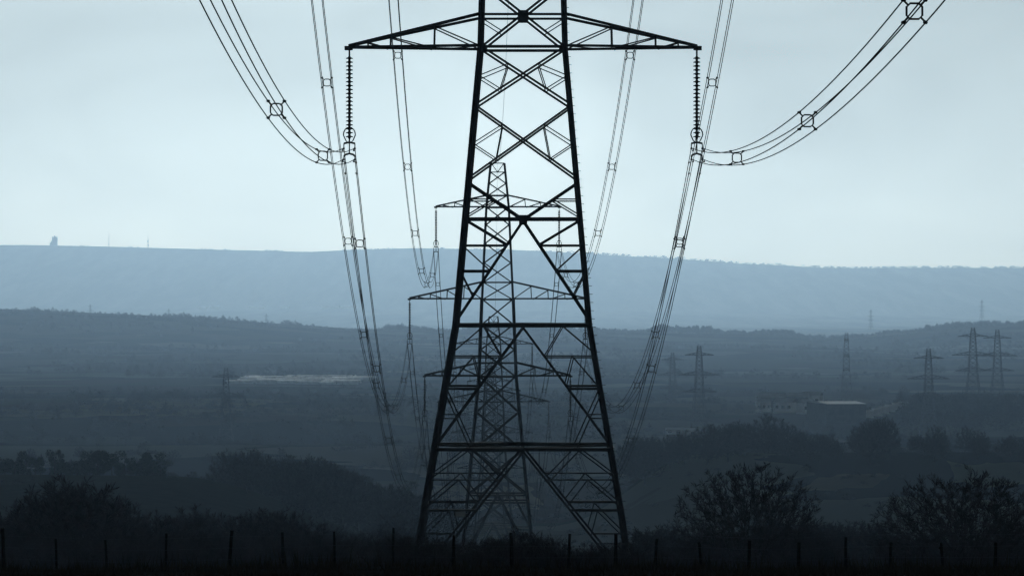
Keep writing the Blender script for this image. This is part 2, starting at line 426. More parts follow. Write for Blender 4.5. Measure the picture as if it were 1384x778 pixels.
# --- the big pylon (its own broad lower body) ---
D1 = 253.0
_px = [(-600, 22), (-480, 35), (-230, 48), (0, 54.5), (63, 56), (230, 71.2), (440, 90.2), (607, 119), (707, 136), (765, 146), (804, 153)]
def _conv(py, h):
    hwm = 3.0
    for _ in range(8): hwm = h * (D1 - hwm) / F
    return (400 - py) * (D1 - hwm) / F, hwm
_tab = sorted(_conv(p, h) for p, h in _px)
BASE1 = -15.5
def make_big_pylon():
    X1, Y1 = at(707, D1)
    root = thing('pylon', 'huge dark lattice pylon straddling the scrub behind the fence, its peak out of view', 'pylon', (X1, Y1, 0))
    P = Pylon(root, True)
    zt = [a for a, b in _tab]; ht_ = [b for a, b in _tab]
    hw = lambda z: float(np.interp(z, zt, ht_))
    def Z(py):
        z = (400 - py) * D1 / F
        for _ in range(6): z = (400 - py) * (D1 - hw(z)) / F
        return z
    m_ = lambda px_, z: px_ * (D1 - hw(z)) / F
    def L(py): z = Z(py); return (-hw(z), z)
    def Cn(off, py): z = Z(py); return (-m_(off, z), z)     # off px left of the axis
    zbot = Z(63)
    zs = [BASE1 - .6, Z(707), Z(607), Z(440), Z(230), zbot, zbot + 9.5, zbot + 20.85, zbot + 26.3]
    legs(P, zs, hw, .25)
    upper_body(P, zbot, hw, .9, .062)
    def line(p, q, py):
        z = Z(py); f = (z - p[1]) / (q[1] - p[1]); return (p[0] + (q[0] - p[0]) * f, z)
    W1, W2, W3 = .112, .07, .058
    for k in range(4):
        S = lambda nm, p, q, wd: P.sym(nm, k, p, q, wd, hw)
        H = lambda py, wd: P.fbar('horizontal', k, L(py), (-L(py)[0], L(py)[1]), wd, hw)
        # bay in the crossarm: X centred on the upper chord level, gusset plate at its heart
        S('cross_brace', L(63), (hw(Z(-24)), Z(-24)), W1)
        z19 = Z(19.5)
        g_ = MB().box((0, 0, 0), (.55, .03, .42)).build('gusset_plate', STEEL, root)
        g_.location = face_pts(k, 0, z19, hw, .06); g_.rotation_euler = (0, 0, k * math.pi / 2)
        S('secondary_brace', L(25), Cn(30, 41), W3)
        # two X bays below the arm with their secondary triangles
        for (a, b, u, mdl, lo) in ((63, 140, 86, 102, 119.5), (143, 239, 168, 193.5, 214)):
            pa, pb = L(a), (hw(Z(b)), Z(b)); qa, qb = (hw(Z(a)), Z(a)), L(b)
            S('cross_brace', pa, pb, W1)
            nu, nl = line(pa, pb, u), line(qa, qb, lo)
            S('secondary_brace', nu, L(mdl), W3); S('secondary_brace', nl, L(mdl), W3); S('secondary_brace', nu, nl, W3)
        # half X down to the node at 296
        c = (0, Z(296)); S('cross_brace', L(247), c, W1); H(295, .12)
        n = line(L(247), c, 269); S('secondary_brace', L(269), n, W2); S('secondary_brace', n, L(291), W2)
        g_ = MB().box((0, 0, 0), (.42, .03, .42)).build('gusset_plate', STEEL, root)
        g_.location = face_pts(k, 0, Z(296), hw, .06); g_.rotation_euler = (0, 0, k * math.pi / 2)
        # inverted V 297..431
        f = L(431); S('main_brace', (0, Z(297)), f, W1)
        dl = lambda py: line((0, Z(297)), f, py)
        S('horizontal', L(331), dl(331), W2); S('horizontal', L(366), dl(366), .13)
        S('secondary_brace', L(297), dl(330), .11); S('secondary_brace', L(333), dl(365), W2); S('secondary_brace', L(370), dl(400), W2)
        H(440, .185)
        # inverted V 443..603
        f2 = L(603); S('main_brace', (0, Z(443)), f2, W1)
        d2 = lambda py: line((0, Z(443)), f2, py)
        S('horizontal', L(483), d2(483), W2); S('horizontal', L(525), d2(525), .12); S('horizontal', L(565), d2(565), W3)
        qb = Cn(54, 441)
        S('secondary_brace', qb, L(477), W2); S('secondary_brace', qb, d2(483), W3)
        hm_ = Cn(68, 483); S('secondary_brace', hm_, L(526), W2); S('secondary_brace', hm_, d2(522), W3)
        S('secondary_brace', L(530), Cn(72, 606), W2)
        H(607, .19)
        # inverted V to the feet
        f3 = L(800); S('main_brace', (0, Z(610)), f3, W1)
        d3 = lambda py: line((0, Z(610)), f3, py)
        S('horizontal', L(648), d3(648), W2); S('horizontal', L(689), d3(689), .13)
        q3 = Cn(75, 609); S('secondary_brace', q3, L(647), W2); S('secondary_brace', q3, d3(652), W2)
        h3 = Cn(87, 648); S('secondary_brace', h3, L(686), W2); S('secondary_brace', h3, d3(684), W2)
        h4 = Cn(100, 690); S('secondary_brace', h4, L(730), W3); S('secondary_brace', h4, d3(724), W3)
        S('horizontal', L(734), d3(734), W2)
    # plan bracing in the two heavy frames
    for py in (440, 607):
        z = Z(py); h = hw(z)
        for sx, sy in ((1, 1), (1, -1), (-1, 1), (-1, -1)):
            P.bar('plan_brace', (sx * h, 0, z + .03), (0, sy * h, z + .03), .12, (0, 0, 1))
    # step bolts up one leg
    sb = MB(); z = BASE1 + 3
    while z < zbot + 8:
        h = hw(z); sb.tube([(h + .05, -h, z), (h + .28, -h + .01, z)], .014, 4); z += .42
    o = sb.build('step_bolts', STEEL, root); o['kind'] = 'stuff'
    # notice plate wired on the lower left frame
    z = Z(694); pl = MB().box((0, 0, 0), (.50, .02, .27)).build('notice_plate', M['white'], root)
    pl.location = (-m_(85, z), -hw(z) - .12, z); pl['label'] = 'blank pale plate on the lower frame'
    # concrete muffs at the feet
    for sx in (-1, 1):
        for sy in (-1, 1):
            h = hw(BASE1); MB().lathe([(.55, -1.2), (.52, .1), (.34, .3)], 10, (sx * h, sy * h, BASE1)).build('footing', M['stone'], root)
    P.finish()
    return X1, Y1, zbot

# --- standard pylons; origin at the base, middle arm at MID_H ---
STD_Z = [-.5, 8.5, 23.0, 32.5, 43.85, 49.3]; STD_H = [4.45, 3.55, 2.2, 1.85, 1.32, .78]
hstd = lambda z: float(np.interp(z, STD_Z, STD_H))
def make_std_pylon(root, detailed, k=1.0):
    P = Pylon(root, detailed)
    legs(P, STD_Z, hstd, .24 * k)
    upper_body(P, 23.0, hstd, .95 * k, .075 * k, 1.0 if k < 1.5 else 1.5)
    for a, b in ((23.0, 18.6), (18.6, 13.9), (13.9, 8.5)): xpanel(P, a, b, hstd, .14 * k)
    for z in (13.9, 8.5, 7.6):
        for f in range(4): P.fbar('horizontal', f, (-hstd(z), z), (hstd(z), z), .16 * k, hstd)
    for f in range(4):
        P.sym('main_brace', f, (0, 8.5), (-hstd(.2), .2), .14 * k, hstd)
        P.sym('horizontal', f, (-hstd(4.3), 4.3), (-hstd(.2) * (8.5 - 4.3) / 8.3, 4.3), .1 * k, hstd)
        P.sym('main_brace' if not detailed else 'secondary_brace', f, (-hstd(8.4) * .55, 8.4), (-hstd(4.4), 4.4), .09 * k, hstd)
    P.finish()

X1, Y1, ZB1 = make_big_pylon()
ATT = []      # per tower: {(level, side): attach point}
def attach(X, Y, zb):
    d = {}
    for lv, dz, half in (('bottom', 0, ARM_BOT), ('middle', 9.5, ARM_MID), ('top', 20.85, ARM_TOP)):
        for s in (-1, 1): d[(lv, s)] = vec(X + s * half, Y, zb + dz)
    d['peak'] = vec(X, Y, zb + 26.3)
    return d
ATT.append(attach(X1, Y1, ZB1))
LINE_LABELS = [None,
    'second pylon of the line, framed between the legs of the huge one',
    'third pylon of the line, its arms showing inside the second pylon',
    'fourth pylon of the line, a pale lattice behind the third',
    'fifth pylon of the line, nearly lost in mist down the valley',
    'sixth and farthest pylon of the line on the misty valley floor']
std_far = None
for i in range(1, 6):
    px, d, zm, _ = TW[i]; X, Y = at(px, d); zb = zm - MID_H
    if i == 1:
        r_ = thing('pylon', LINE_LABELS[i], 'pylon', (X, Y, zb)); make_std_pylon(r_, True, 1.35)
    elif std_far is None:
        r_ = thing('pylon', LINE_LABELS[i], 'pylon', (X, Y, zb)); make_std_pylon(r_, False, 1.25); std_far = r_
    else:
        r_ = copy_tree(std_far); r_.location = (X, Y, zb); r_['label'] = LINE_LABELS[i]
    ATT.append(attach(X, Y, zb + 23.0))
heavy = None
for (px, d, py, rz, s, lb) in FARPY:
    X, Y = at(px, d)
    if heavy is None:
        heavy = r_ = thing('pylon', lb, 'pylon'); make_std_pylon(r_, False, 1.55)
    else: r_ = copy_tree(heavy)
    r_.location = (X, Y, (400 - py) * d / F - MID_H * s); r_.rotation_euler = (0, 0, rad(rz)); r_.scale = (s * (1.18 if s > 1.05 else 1.08), s, s)
    r_['label'] = lb; r_['group'] = 'pylons of other lines in the valley'
# remote pylons poking over the middle ridge
for (px, d, pt, lb) in ((1327, 11800, 405, 'tiny pylon tip above the wooded skyline, behind the overlapping pair'),
                        (1177, 11900, 418, 'tiny pylon tip above the dip in the wooded skyline'),
                        (122, 11900, 411, 'tiny pylon tip over the dark ridge, below the stone tower'),
                        (228, 12000, 417, 'tiny pylon tip over the dark ridge, below the stout hilltop mast'),
                        (360, 12000, 424, 'tiny pylon tip over the dark ridge beside the far white sheds')):
    X, Y = at(px, d); r_ = copy_tree(std_far); r_.location = (X, Y, (400 - pt) * d / F - 49.3); r_.rotation_euler = (0, 0, rad(35)); 
    r_['label'] = lb; r_['group'] = 'pylons beyond the ridge'
    SINK.append((X, Y, 0, 1))

# ------------------------------------------------------------------ insulators
disc_me = MB().lathe([(.055, .10), (.075, .05), (.185, .015), (.185, -.03), (.09, -.02), (.055, -.10)], 12).mesh('disc', M['glass_disc'])
def horn_mesh(sy):
    m = MB(); pts = []
    for i in range(17):
        a = -math.pi / 2 + 2 * math.pi * i / 16
        wv = .31 * math.cos(a) * (1.0 if math.sin(a) > -.3 else .86)
        pts.append((wv, sy, .40 * math.sin(a)))
    return m.tube(pts, .03, 6, None, False).mesh('arcing_horn', M['steel'])
horns = [horn_mesh(.10), horn_mesh(-.10)]
BS = .285     # half spacing of the four conductors
INS = 5.42    # arm to bundle centre
def insulator(p, label, group=None, detailed=True):
    root = thing('insulator_string', label, 'insulator', tuple(p), 0, group)
    rod = MB().tube([(0, 0, -.12), (0, 0, -4.85)], .045, 6).box((0, 0, -.18), (.09, .09, .35)); rod.build('rod', M['steel'], root)
    if detailed:
        for i in range(21): link('disc', disc_me, root, (0, 0, -.45 - i * .203))
        for h in horns: link('arcing_horn', h, root, (0, 0, -4.42))
    else:
        b = MB()
        for i in range(21): b.lathe([(.045, .09), (.17, 0), (.16, -.03), (.04, -.09)], 6, (0, 0, -.45 - i * .203))
        b.tube([(.31 * math.cos(a), 0, -4.42 + .4 * math.sin(a)) for a in np.linspace(0, 2 * math.pi, 11)], .04, 4)
        b.build('discs', M['glass_disc'], root)
    y1 = MB(); y1.tube([(-.29, 0, -4.86), (0, 0, -4.80), (.29, 0, -4.86)], .06, 6); y1.build('upper_yoke', M['steel'], root)
    y2 = MB(); y2.tube([(0, 0, -4.8), (0, 0, -5.42)], .035, 6); y2.tube([(-.29, 0, -5.52), (-.2, 0, -5.44), (0, 0, -5.38), (.2, 0, -5.44), (.29, 0, -5.52)], .06, 6)
    y2.build('lower_yoke', M['steel'], root)
    for sx in (-1, 1):
        for z0, z1 in ((-4.86, -INS + BS), (-5.52, -INS - BS)):
            c = MB(); c.tube([(sx * .285, 0, z0), (sx * .285, 0, z1)], .03, 5)
            c.tube([(sx * .285, -.22, z1 + .02), (sx * .285, 0, z1), (sx * .285, .22, z1 + .02)], .055, 6)
            c.build('clamp', M['steel'], root)
    return root
insulator(ATT[0][('bottom', -1)] + vec(0, 0, -.05), 'disc insulator string with loop horn under the huge pylon arm away from the step bolts')
insulator(ATT[0][('bottom', 1)] + vec(0, 0, -.05), 'disc insulator string with loop horn under the huge pylon arm above the step bolts')
ORD = {1: 'second', 2: 'third', 3: 'fourth', 4: 'fifth', 5: 'sixth'}
_ip = None
for i in range(1, 6):
    for lv in ('top', 'middle', 'bottom'):
        for s in (-1, 1):
            lb = 'thin insulator string hanging from %s crossarm of the %s pylon of the line' % (lv, ORD[i])
            p = ATT[i][(lv, s)] + vec(0, 0, -.05)
            if _ip is None: _ip = insulator(p, lb, '%s arm insulators of pylon %d' % (lv, i), False)
            else:
                c = copy_tree(_ip); c.location = tuple(p); c['label'] = lb; c['group'] = '%s arm insulators of pylon %d' % (lv, i)

# ------------------------------------------------------------------ conductors
def spacer_mesh():
    m = MB(); r = .20
    pts = [(r * .55, r), (r, r * .55), (r, -r * .55), (r * .55, -r), (-r * .55, -r), (-r, -r * .55), (-r, r * .55), (-r * .55, r), (r * .55, r)]
    m.tube([(a, 0, b) for a, b in pts], .030, 6, None, False)
    for sx in (-1, 1):
        for sz in (-1, 1):
            m.tube([(sx * .165, 0, sz * .165), (sx * .27, 0, sz * .27)], .028, 5)
            m.tube([(sx * .25, -.06, sz * .285), (sx * .285, .02, sz * .285), (sx * .30, .06, sz * .285)], .05, 6)
    return m.mesh('spacer', M['steel'])
spm = spacer_mesh()
damper_me = MB().tube([(0, -.22, -.1), (0, .22, -.1)], .012, 4).tube([(0, -.28, -.1), (0, -.15, -.1)], .05, 6).tube([(0, .15, -.1), (0, .28, -.1)], .05, 6).box((0, 0, -.05), (.04, .05, .12)).mesh('damper', M['steel'])
def bundle(curve, ts, label, group=None, r=.022, n=48, dampers=()):
    p0 = curve(0.0)
    root = thing('conductor_bundle', label, 'power line', tuple(p0), 0, group)
    for sx in (-1, 1):
        for sz in (-1, 1):
            pts = []
            for i in range(n + 1):
                t_ = i / n; p = curve(t_) - p0
                pts.append(p + vec(sx * BS, 0, sz * BS))
            MB().tube(pts, r, 5).build('conductor', M['wire'], root)
            for td in dampers:
                link('damper', damper_me, root, tuple(curve(td) - p0 + vec(sx * BS, 0, sz * BS)))
    for t_ in ts:
        p = curve(t_) - p0; a = curve(min(1, t_ + .01)) - curve(max(0, t_ - .01))
        o = link('spacer', spm, root, tuple(p)); o.rotation_euler = (math.atan2(a[2], a[1]), 0, -math.atan2(a[0], a[1]) if abs(a[1]) > .1 else 0)
        if a[1] < 0: o.rotation_euler = (math.atan2(-a[2], -a[1]), 0, math.atan2(a[0], -a[1]))
    return root
# span from the big pylon up over the camera to the hill behind
for s in (-1, 1):
    a0 = ATT[0][('bottom', s)] + vec(0, 0, -INS)
    def cv(t_, a0=a0, b2=.00042 if s < 0 else .00037):
        u = 350 * t_; return a0 + vec(.005 * u, -u, -.049 * u + b2 * u * u)
    bundle(cv, (40.7 / 350, 87.5 / 350, 129 / 350, 175 / 350, 225 / 350, 280 / 350),
           'four-wire bundle rising from the %s arm of the huge pylon over the viewer' % ('plain-leg side' if s < 0 else 'step-bolt side'),
           'conductor bundles rising over the viewer', .021, 90, (.006,))
TS = (.063, .19, .315, .437, .566, .70, .866)
NAMES = ['huge', 'second', 'third', 'fourth', 'fifth', 'sixth']
for i in range(5):
    for lv in ('bottom', 'middle', 'top'):
        for s in (-1, 1):
            a0 = ATT[i][(lv, s)] + vec(0, 0, -INS); b0 = ATT[i + 1][(lv, s)] + vec(0, 0, -INS)
            sg = {'bottom': 12.7, 'middle': 14.6, 'top': 13.3}[lv] if i == 0 else 11.5
            def cv(t_, a0=a0, b0=b0, sg=sg): return a0 + (b0 - a0) * t_ - vec(0, 0, 4 * sg * t_ * (1 - t_))
            bundle(cv, TS, 'sagging conductor bundle between %s crossarms of the %s and %s pylons' % (lv, NAMES[i], NAMES[i + 1]),
                   '%s conductors of span %d' % (lv, i + 1), .022 if i == 0 else .024, 44 if i < 2 else 24, (.008,) if i == 0 else ())
    a0 = ATT[i]['peak']; b0 = ATT[i + 1]['peak']
    pts = [(a0 + (b0 - a0) * t_ - vec(0, 0, 4 * 8.5 * t_ * (1 - t_))) for t_ in np.linspace(0, 1, 40)]
    tag(MB().tube(pts, .016, 5).build('earth_wire', M['wire']), 'single thin earth wire between the peaks of the %s and %s pylons' % (NAMES[i], NAMES[i + 1]), 'power line')

# ------------------------------------------------------------------ trees
def grow(seed, H, spread, n_limb, kids, seglen, base_r, multi=False, up=0.25, droop=0.0, twig_r=.010, env=None, trunk=.52):
    """bare deciduous tree; returns trunk (V,T) and crown (V,T)"""
    rr = random.Random(seed)
    tv, tt, cv, ct = [], [], [], []
    def tube(Vs, Ts, pts, r0, r1, n):
        o = len(Vs); k = len(pts)
        for i, p in enumerate(pts):
            d = pts[min(i + 1, k - 1)] - pts[max(i - 1, 0)]; L_ = math.sqrt(d @ d) + 1e-9; d = d / L_
            a = vec(0, 0, 1) if abs(d[2]) < .9 else vec(1, 0, 0)
            x = np.cross(d, a); x /= math.sqrt(x @ x) + 1e-9; y = np.cross(d, x)
            r_ = r0 + (r1 - r0) * i / (k - 1)
            for j in range(n):
                th = 2 * math.pi * j / n; Vs.append(p + (x * math.cos(th) + y * math.sin(th)) * r_)
        for i in range(k - 1):
            for j in range(n):
                a = o + i * n + j; b = o + i * n + (j + 1) % n
                Ts.append((a, b, b + n)); Ts.append((a, b + n, a + n))
    def jit(s_): return vec(rr.gauss(0, s_), rr.gauss(0, s_), rr.gauss(0, s_))
    def outside(q):
        if env is None: return False
        a_, b_, c_ = env; th = math.atan2(q[1], q[0])
        k_ = 1 + .10 * math.sin(3 * th + seed) + .07 * math.sin(7 * th + 2 * seed) + .06 * math.sin(q[2] * 2.1 + seed)
        return (q[0] ** 2 + q[1] ** 2) / (a_ * k_) ** 2 + ((q[2] - c_) / b_) ** 2 / (k_ * k_) > 1
    def branch(p, d, L_, r0, lev):
        if lev > 0 and env is not None:
            if outside(p): return
            n_try = 0
            while outside(p + d * L_) and n_try < 5: L_ *= .72; n_try += 1
        if lev >= 4:
            e = p + unit(d + jit(.2) + vec(0, 0, .1)) * L_
            x = np.cross(e - p, vec(.3, .2, .9)); x = x / (math.sqrt(x @ x) + 1e-9) * twig_r
            o = len(cv); cv.extend((p - x, p + x, e)); ct.append((o, o + 1, o + 2))
            if lev >= len(kids): return
            for c in range(kids[lev]):
                f = rr.uniform(.2, .95); branch(p + (e - p) * f, unit((e - p) / L_ + jit(.55)), L_ * rr.uniform(.45, .8), twig_r, lev + 1)
            return
        nseg = (6, 5, 4, 3, 2)[min(lev, 4)]; n = (7, 5, 4, 3, 3)[min(lev, 4)]
        pts = [p]; dirs = [d]
        for i in range(nseg):
            d = unit(d + jit(.16 + .05 * lev) + vec(0, 0, up * (.22 if lev < 3 else .12)) - vec(0, 0, droop * lev * .05))
            p = p + d * (L_ / nseg); pts.append(p); dirs.append(d)
        r1 = max(twig_r * .6, r0 * (.35 if lev else .55))
        tube(*((tv, tt) if lev == 0 else (cv, ct)), pts, r0, r1, n)
        if lev >= len(kids): return
        for c in range(kids[lev]):
            f = rr.uniform(.25, 1.0) if lev else rr.uniform(.45, 1.0)
            i = min(nseg - 1, int(f * nseg)); q = pts[i] + (pts[i + 1] - pts[i]) * (f * nseg - i if f < 1 else 1)
            dd = dirs[i]
            perp = unit(np.cross(dd, unit(jit(1.0)) + vec(.01, 0, 0)))
            ang = rr.uniform(.45, 1.05) if lev else rr.uniform(.55, 1.25) * spread
            nd = unit(dd * math.cos(ang) + perp * math.sin(ang))
            if nd[2] < -.25: nd[2] *= -.4; nd = unit(nd)
            branch(q, nd, (L_ * seglen * rr.uniform(.7, 1.15) * (1.25 - .5 * f) if lev else H * .72 * rr.uniform(.75, 1.1)), max(twig_r, r0 * .52 * (1 - .35 * f)), lev + 1)
    if multi:
        for c in range(n_limb):
            a = rr.uniform(0, 6.28); t_ = rr.uniform(.1, .95) * spread
            branch(vec(math.cos(a) * .25, math.sin(a) * .25, -.3), unit(vec(math.cos(a) * t_, math.sin(a) * t_, 1)), H * rr.uniform(.4, .75), base_r * rr.uniform(.5, 1), 1 if c else 0)
    else:
        branch(vec(0, 0, -.5), unit(jit(.06) + vec(0, 0, 1)), H * trunk, base_r, 0)
    return (np.array(tv), tt), (np.array(cv), ct)

def colonize(seed, env, z0, n_att, D, dk, twig_r, n_tw, tw_len, base_stems=1, mt=None, mc=None, di=5.0, shell=.55):
    """bare tree grown towards points filling a domed crown; env = (radius, half height, centre height), z0 = crown bottom"""
    rs = np.random.RandomState(seed); a_, b_, c_ = env
    A = []
    while len(A) < n_att:
        u = rs.normal(size=3); u /= np.linalg.norm(u); r_ = rs.rand() ** shell
        th = math.atan2(u[1], u[0]); k_ = 1 + .07 * math.sin(3 * th + seed) + .05 * math.sin(5 * th + 2.3 * seed) + .05 * math.sin(4 * u[2] + seed)
        q = vec(u[0] * a_ * r_ * k_, u[1] * a_ * r_ * k_, c_ + u[2] * b_ * r_ * k_)
        if q[2] > z0 + .25 * rs.rand() * b_ * (1 - math.hypot(q[0], q[1]) / a_ / 1.3): A.append(q)
    A = np.array(A)
    P = []; par = []
    for st in range(base_stems):
        bx = rs.normal(size=2) * (.12 if base_stems == 1 else .5 * a_ * .3); prev = -1; z = -.5; d_ = vec(rs.normal() * .08, rs.normal() * .08, 1)
        while z < z0 * (.85 if base_stems == 1 else .5) or prev < 0:
            P.append(vec(bx[0] + d_[0] * (z + .5), bx[1] + d_[1] * (z + .5), z)); par.append(prev); prev = len(P) - 1; z += D
    n_trunk = len(P)
    P = [p for p in P]; Pa = np.array(P)
    dist = np.linalg.norm(A[:, None] - Pa[None], axis=2); near = dist.argmin(1); nd = dist.min(1)
    for it in range(140):
        act = nd < di
        if not act.any(): break
        v = A[act] - np.array(P)[near[act]]; v /= np.linalg.norm(v, axis=1)[:, None] + 1e-9
        acc = np.zeros((len(P), 3)); np.add.at(acc, near[act], v)
        idx = np.unique(near[act]); dr = acc[idx] + vec(0, 0, .15) + rs.normal(size=(len(idx), 3)) * .25
        dr /= np.linalg.norm(dr, axis=1)[:, None] + 1e-9
        new = np.array(P)[idx] + dr * D; o = len(P)
        P += list(new); par += list(idx)
        d2 = np.linalg.norm(A[:, None] - new[None], axis=2); m_ = d2.min(1); am = d2.argmin(1); bet = m_ < nd
        near[bet] = am[bet] + o; nd[bet] = m_[bet]
        kp = nd > dk; A, near, nd = A[kp], near[kp], nd[kp]
        if len(A) == 0 or len(P) > 16000: break
    P = np.array(P); n = len(P); r2 = np.zeros(n); ch = np.zeros(n, int)
    for i in range(n - 1, -1, -1):
        if ch[i] == 0: r2[i] = twig_r ** 2.2
        if par[i] >= 0: r2[par[i]] += r2[i]; ch[par[i]] += 1
    rr_ = r2 ** (1 / 2.2)
    out = {0: ([], []), 1: ([], [])}
    for i in range(n):
        j = par[i]
        if j < 0: continue
        p, q = P[j], P[i]; ra, rb = (rr_[j] if rr_[j] < rr_[i] * 1.6 else rr_[i] * 1.15), rr_[i]
        Vs, Ts = out[0 if (i < n_trunk or rb > .09) else 1]
        k_ = 6 if rb > .06 else 4 if rb > .03 else 3
        d = unit(q - p); x = unit(np.cross(d, vec(.31, .27, .11) if abs(d[2]) > .8 else vec(0, 0, 1))); y = np.cross(d, x); o = len(Vs)
        for (c, r_) in ((p - d * ra * .3, ra), (q, rb)):
            for t_ in range(k_): Vs.append(c + (x * math.cos(6.2832 * t_ / k_) + y * math.sin(6.2832 * t_ / k_)) * r_)
        for t_ in range(k_):
            a = o + t_; b = o + (t_ + 1) % k_; Ts.append((a, b, b + k_)); Ts.append((a, b + k_, a + k_))
    thin = np.where((rr_ < twig_r * 3.2) & (np.array(par) >= 0))[0]
    Q = np.repeat(P[thin], n_tw, 0); base = np.repeat(P[thin] - P[np.array(par)[thin]], n_tw, 0); base /= np.linalg.norm(base, axis=1)[:, None] + 1e-9
    ctr = vec(0, 0, z0); outw = Q - ctr; outw /= np.linalg.norm(outw, axis=1)[:, None] + 1e-9
    dr = base * .5 + outw * .6 + rs.normal(size=Q.shape) * .6 + vec(0, 0, .12); dr /= np.linalg.norm(dr, axis=1)[:, None]
    L_ = tw_len * (.4 + rs.rand(len(Q), 1) * .8); Q = Q - base * D * rs.rand(len(Q), 1)
    e = Q + dr * L_; mid = Q + dr * L_ * .55 + rs.normal(size=Q.shape) * .06 * L_; sd = np.cross(dr, rs.normal(size=Q.shape)); sd = sd / (np.linalg.norm(sd, axis=1)[:, None] + 1e-9) * twig_r * .8
    Vs, Ts = out[1]; o = len(Vs); m = len(Q)
    TV = np.concatenate([np.array(Vs).reshape(-1, 3), Q - sd, Q + sd, mid, e]); ar = np.arange(m)
    dr3 = o + 2 * m + ar
    TT = np.concatenate([np.array(Ts, int).reshape(-1, 3), np.stack([o + ar, o + m + ar, dr3], 1), np.stack([o + ar, dr3, dr3 + m], 1)])
    return mesh_tris('trunk', np.array(out[0][0]), np.array(out[0][1]), mt or M['bark']), mesh_tris('crown', TV, TT, mc or M['twig'])

def tree_meshes(name, mt, mc, *a, **k):
    H = a[1]
    (tv, tt), (cv, ct) = grow(*a, **k)
    top = cv[:, 2].max(); s = H / top
    return mesh_tris('trunk', tv * s, tt, mt), mesh_tris('crown', cv * s, ct, mc)

def put_tree(name, meshes, label, cat, px, d, hscale=1.0, wscale=None, rz=None, group=None, zoff=0.0):
    X, Y = at(px, d)
    r_ = thing(name, label, cat, (X, Y, gz(X, Y) + zoff), R.uniform(0, 6.28) if rz is None else rz, group)
    wsc = wscale or hscale; r_.scale = (wsc, wsc, hscale)
    link('trunk', meshes[0], r_); link('crown', meshes[1], r_)
    return r_

OAK = [colonize(sd, ev, z0, na, .17, .31, .0072, 4, .55) for sd, ev, z0, na in ((11, (6.2, 6.6, 3.4), 1.3, 5200), (24, (7.4, 6.4, 3.2), .9, 5600))]
THORN = [tree_meshes('thorn', M['bark'], M['twig'], sd, 5.0, 1.1, 9, (7, 8, 7, 8, 3), .62, .11, multi=True, up=.10, twig_r=.012) for sd in (3, 8, 15)]
MIDT = [colonize(sd, (4.6 + .5 * (sd % 3), 6.2, 3.8), 1.2, 800, .36, .7, .022, 7, .95) for sd in (31, 42, 57, 66)]

# two big bare trees on the right
put_tree('oak_tree', OAK[0], 'broad bare oak with a tall domed crown of fine twigs above thorn bushes', 'tree', 1013, 300, .76, .78, .4)
put_tree('oak_tree', OAK[1], 'wide bare tree at the field corner with a dense low crown', 'tree', 1305, 280, .74, .76, 1.9)
# their companions
n_ = 0
def thorn(px, d, h, label, w_=None, cat='shrub', group=None):
    global n_
    n_ += 1
    put_tree('thorn_shrub', THORN[n_ % 3], label, cat, px, d, h / 5.0, (w_ or h) / 5.0, None, group)
thorn(1118, 292, 4.4, 'dense dark thorn bush leaning against the domed oak', 4.2)
thorn(1078, 296, 3.4, 'lower thorn bush tucked under the domed oak', 4.2)
thorn(905, 285, 3.1, 'small pale thorn bush beside the foot of the huge pylon', 4.0)
thorn(945, 296, 3.8, 'twiggy thorn bush at the edge of the domed oak', 4.2)
thorn(1235, 275, 2.6, 'low thorn bush under the wide bare tree', 4.6)
thorn(1350, 268, 3.4, 'tall thorn bush merging with the wide bare tree', 5.5)
# scrub round the feet of the huge pylon
SCR = 'dark bramble and thorn scrub around the feet of the huge pylon'
for (px, d, h) in ((540, 236, 3.9), (568, 228, 3.5), (596, 245, 3.7), (622, 235, 2.9), (648, 224, 3.3), (672, 238, 3.4), (700, 230, 3.8), (724, 226, 3.7),
                   (748, 240, 3.0), (772, 232, 3.2), (798, 226, 2.8), (826, 240, 3.4), (852, 230, 2.9), (874, 238, 3.1), (640, 268, 4.0), (700, 275, 4.6), (745, 285, 4.2), (800, 275, 3.6), (580, 280, 4.6), (520, 265, 3.8)):
    thorn(px, d, h * .84, SCR, h * 1.1, 'shrub', 'scrub around the huge pylon')
# left: wooded hump and hedge line below the fence
HED = 'dark bare hedge bush in the long row close behind the fence posts'
for px in range(-20, 545, 18):
    d = R.uniform(310, 420); top = R.uniform(702, 726); X, Y = at(px, d)
    h = max(2.0, (400 - top) * d / F - gz(X, Y))
    thorn(px + R.uniform(-8, 8), d, h, HED, max(3.4, h * 1.1), 'shrub', 'hedge behind the fence')
HUMP = 'bare tree in the rounded dark clump behind the fence'
for (px, d, top) in ((92, 400, 641), (58, 410, 660), (126, 415, 654), (156, 420, 672), (24, 410, 682), (76, 390, 655), (110, 385, 650)):
    X, Y = at(px, d); h = (400 - top) * d / F - gz(X, Y)
    put_tree('bare_tree', MIDT[int(px) % 4], HUMP, 'tree', px, d, h / 10, h / 8.5, None, 'clump behind the fence')
BELT = 'bare tree in the dark belt across the slope below the fence'
for i in range(150):
    px = R.uniform(-30, 1410); d = R.uniform(400, 800)
    if 560 < px < 850: continue
    sky_line = 690 + 9 * math.sin(px / 61.) + 6 * math.sin(px / 23. + 1) if px < 560 else 702 + 7 * math.sin(px / 47.) + 5 * math.sin(px / 19.)
    X, Y = at(px, d); h = min(13.5, max(3, (400 - sky_line - R.uniform(0, 26)) * d / F - gz(X, Y)))
    put_tree('bare_tree', MIDT[i % 4], BELT, 'tree', px, d, h / 10, h / 8.2, None, 'belt of trees below the fence')
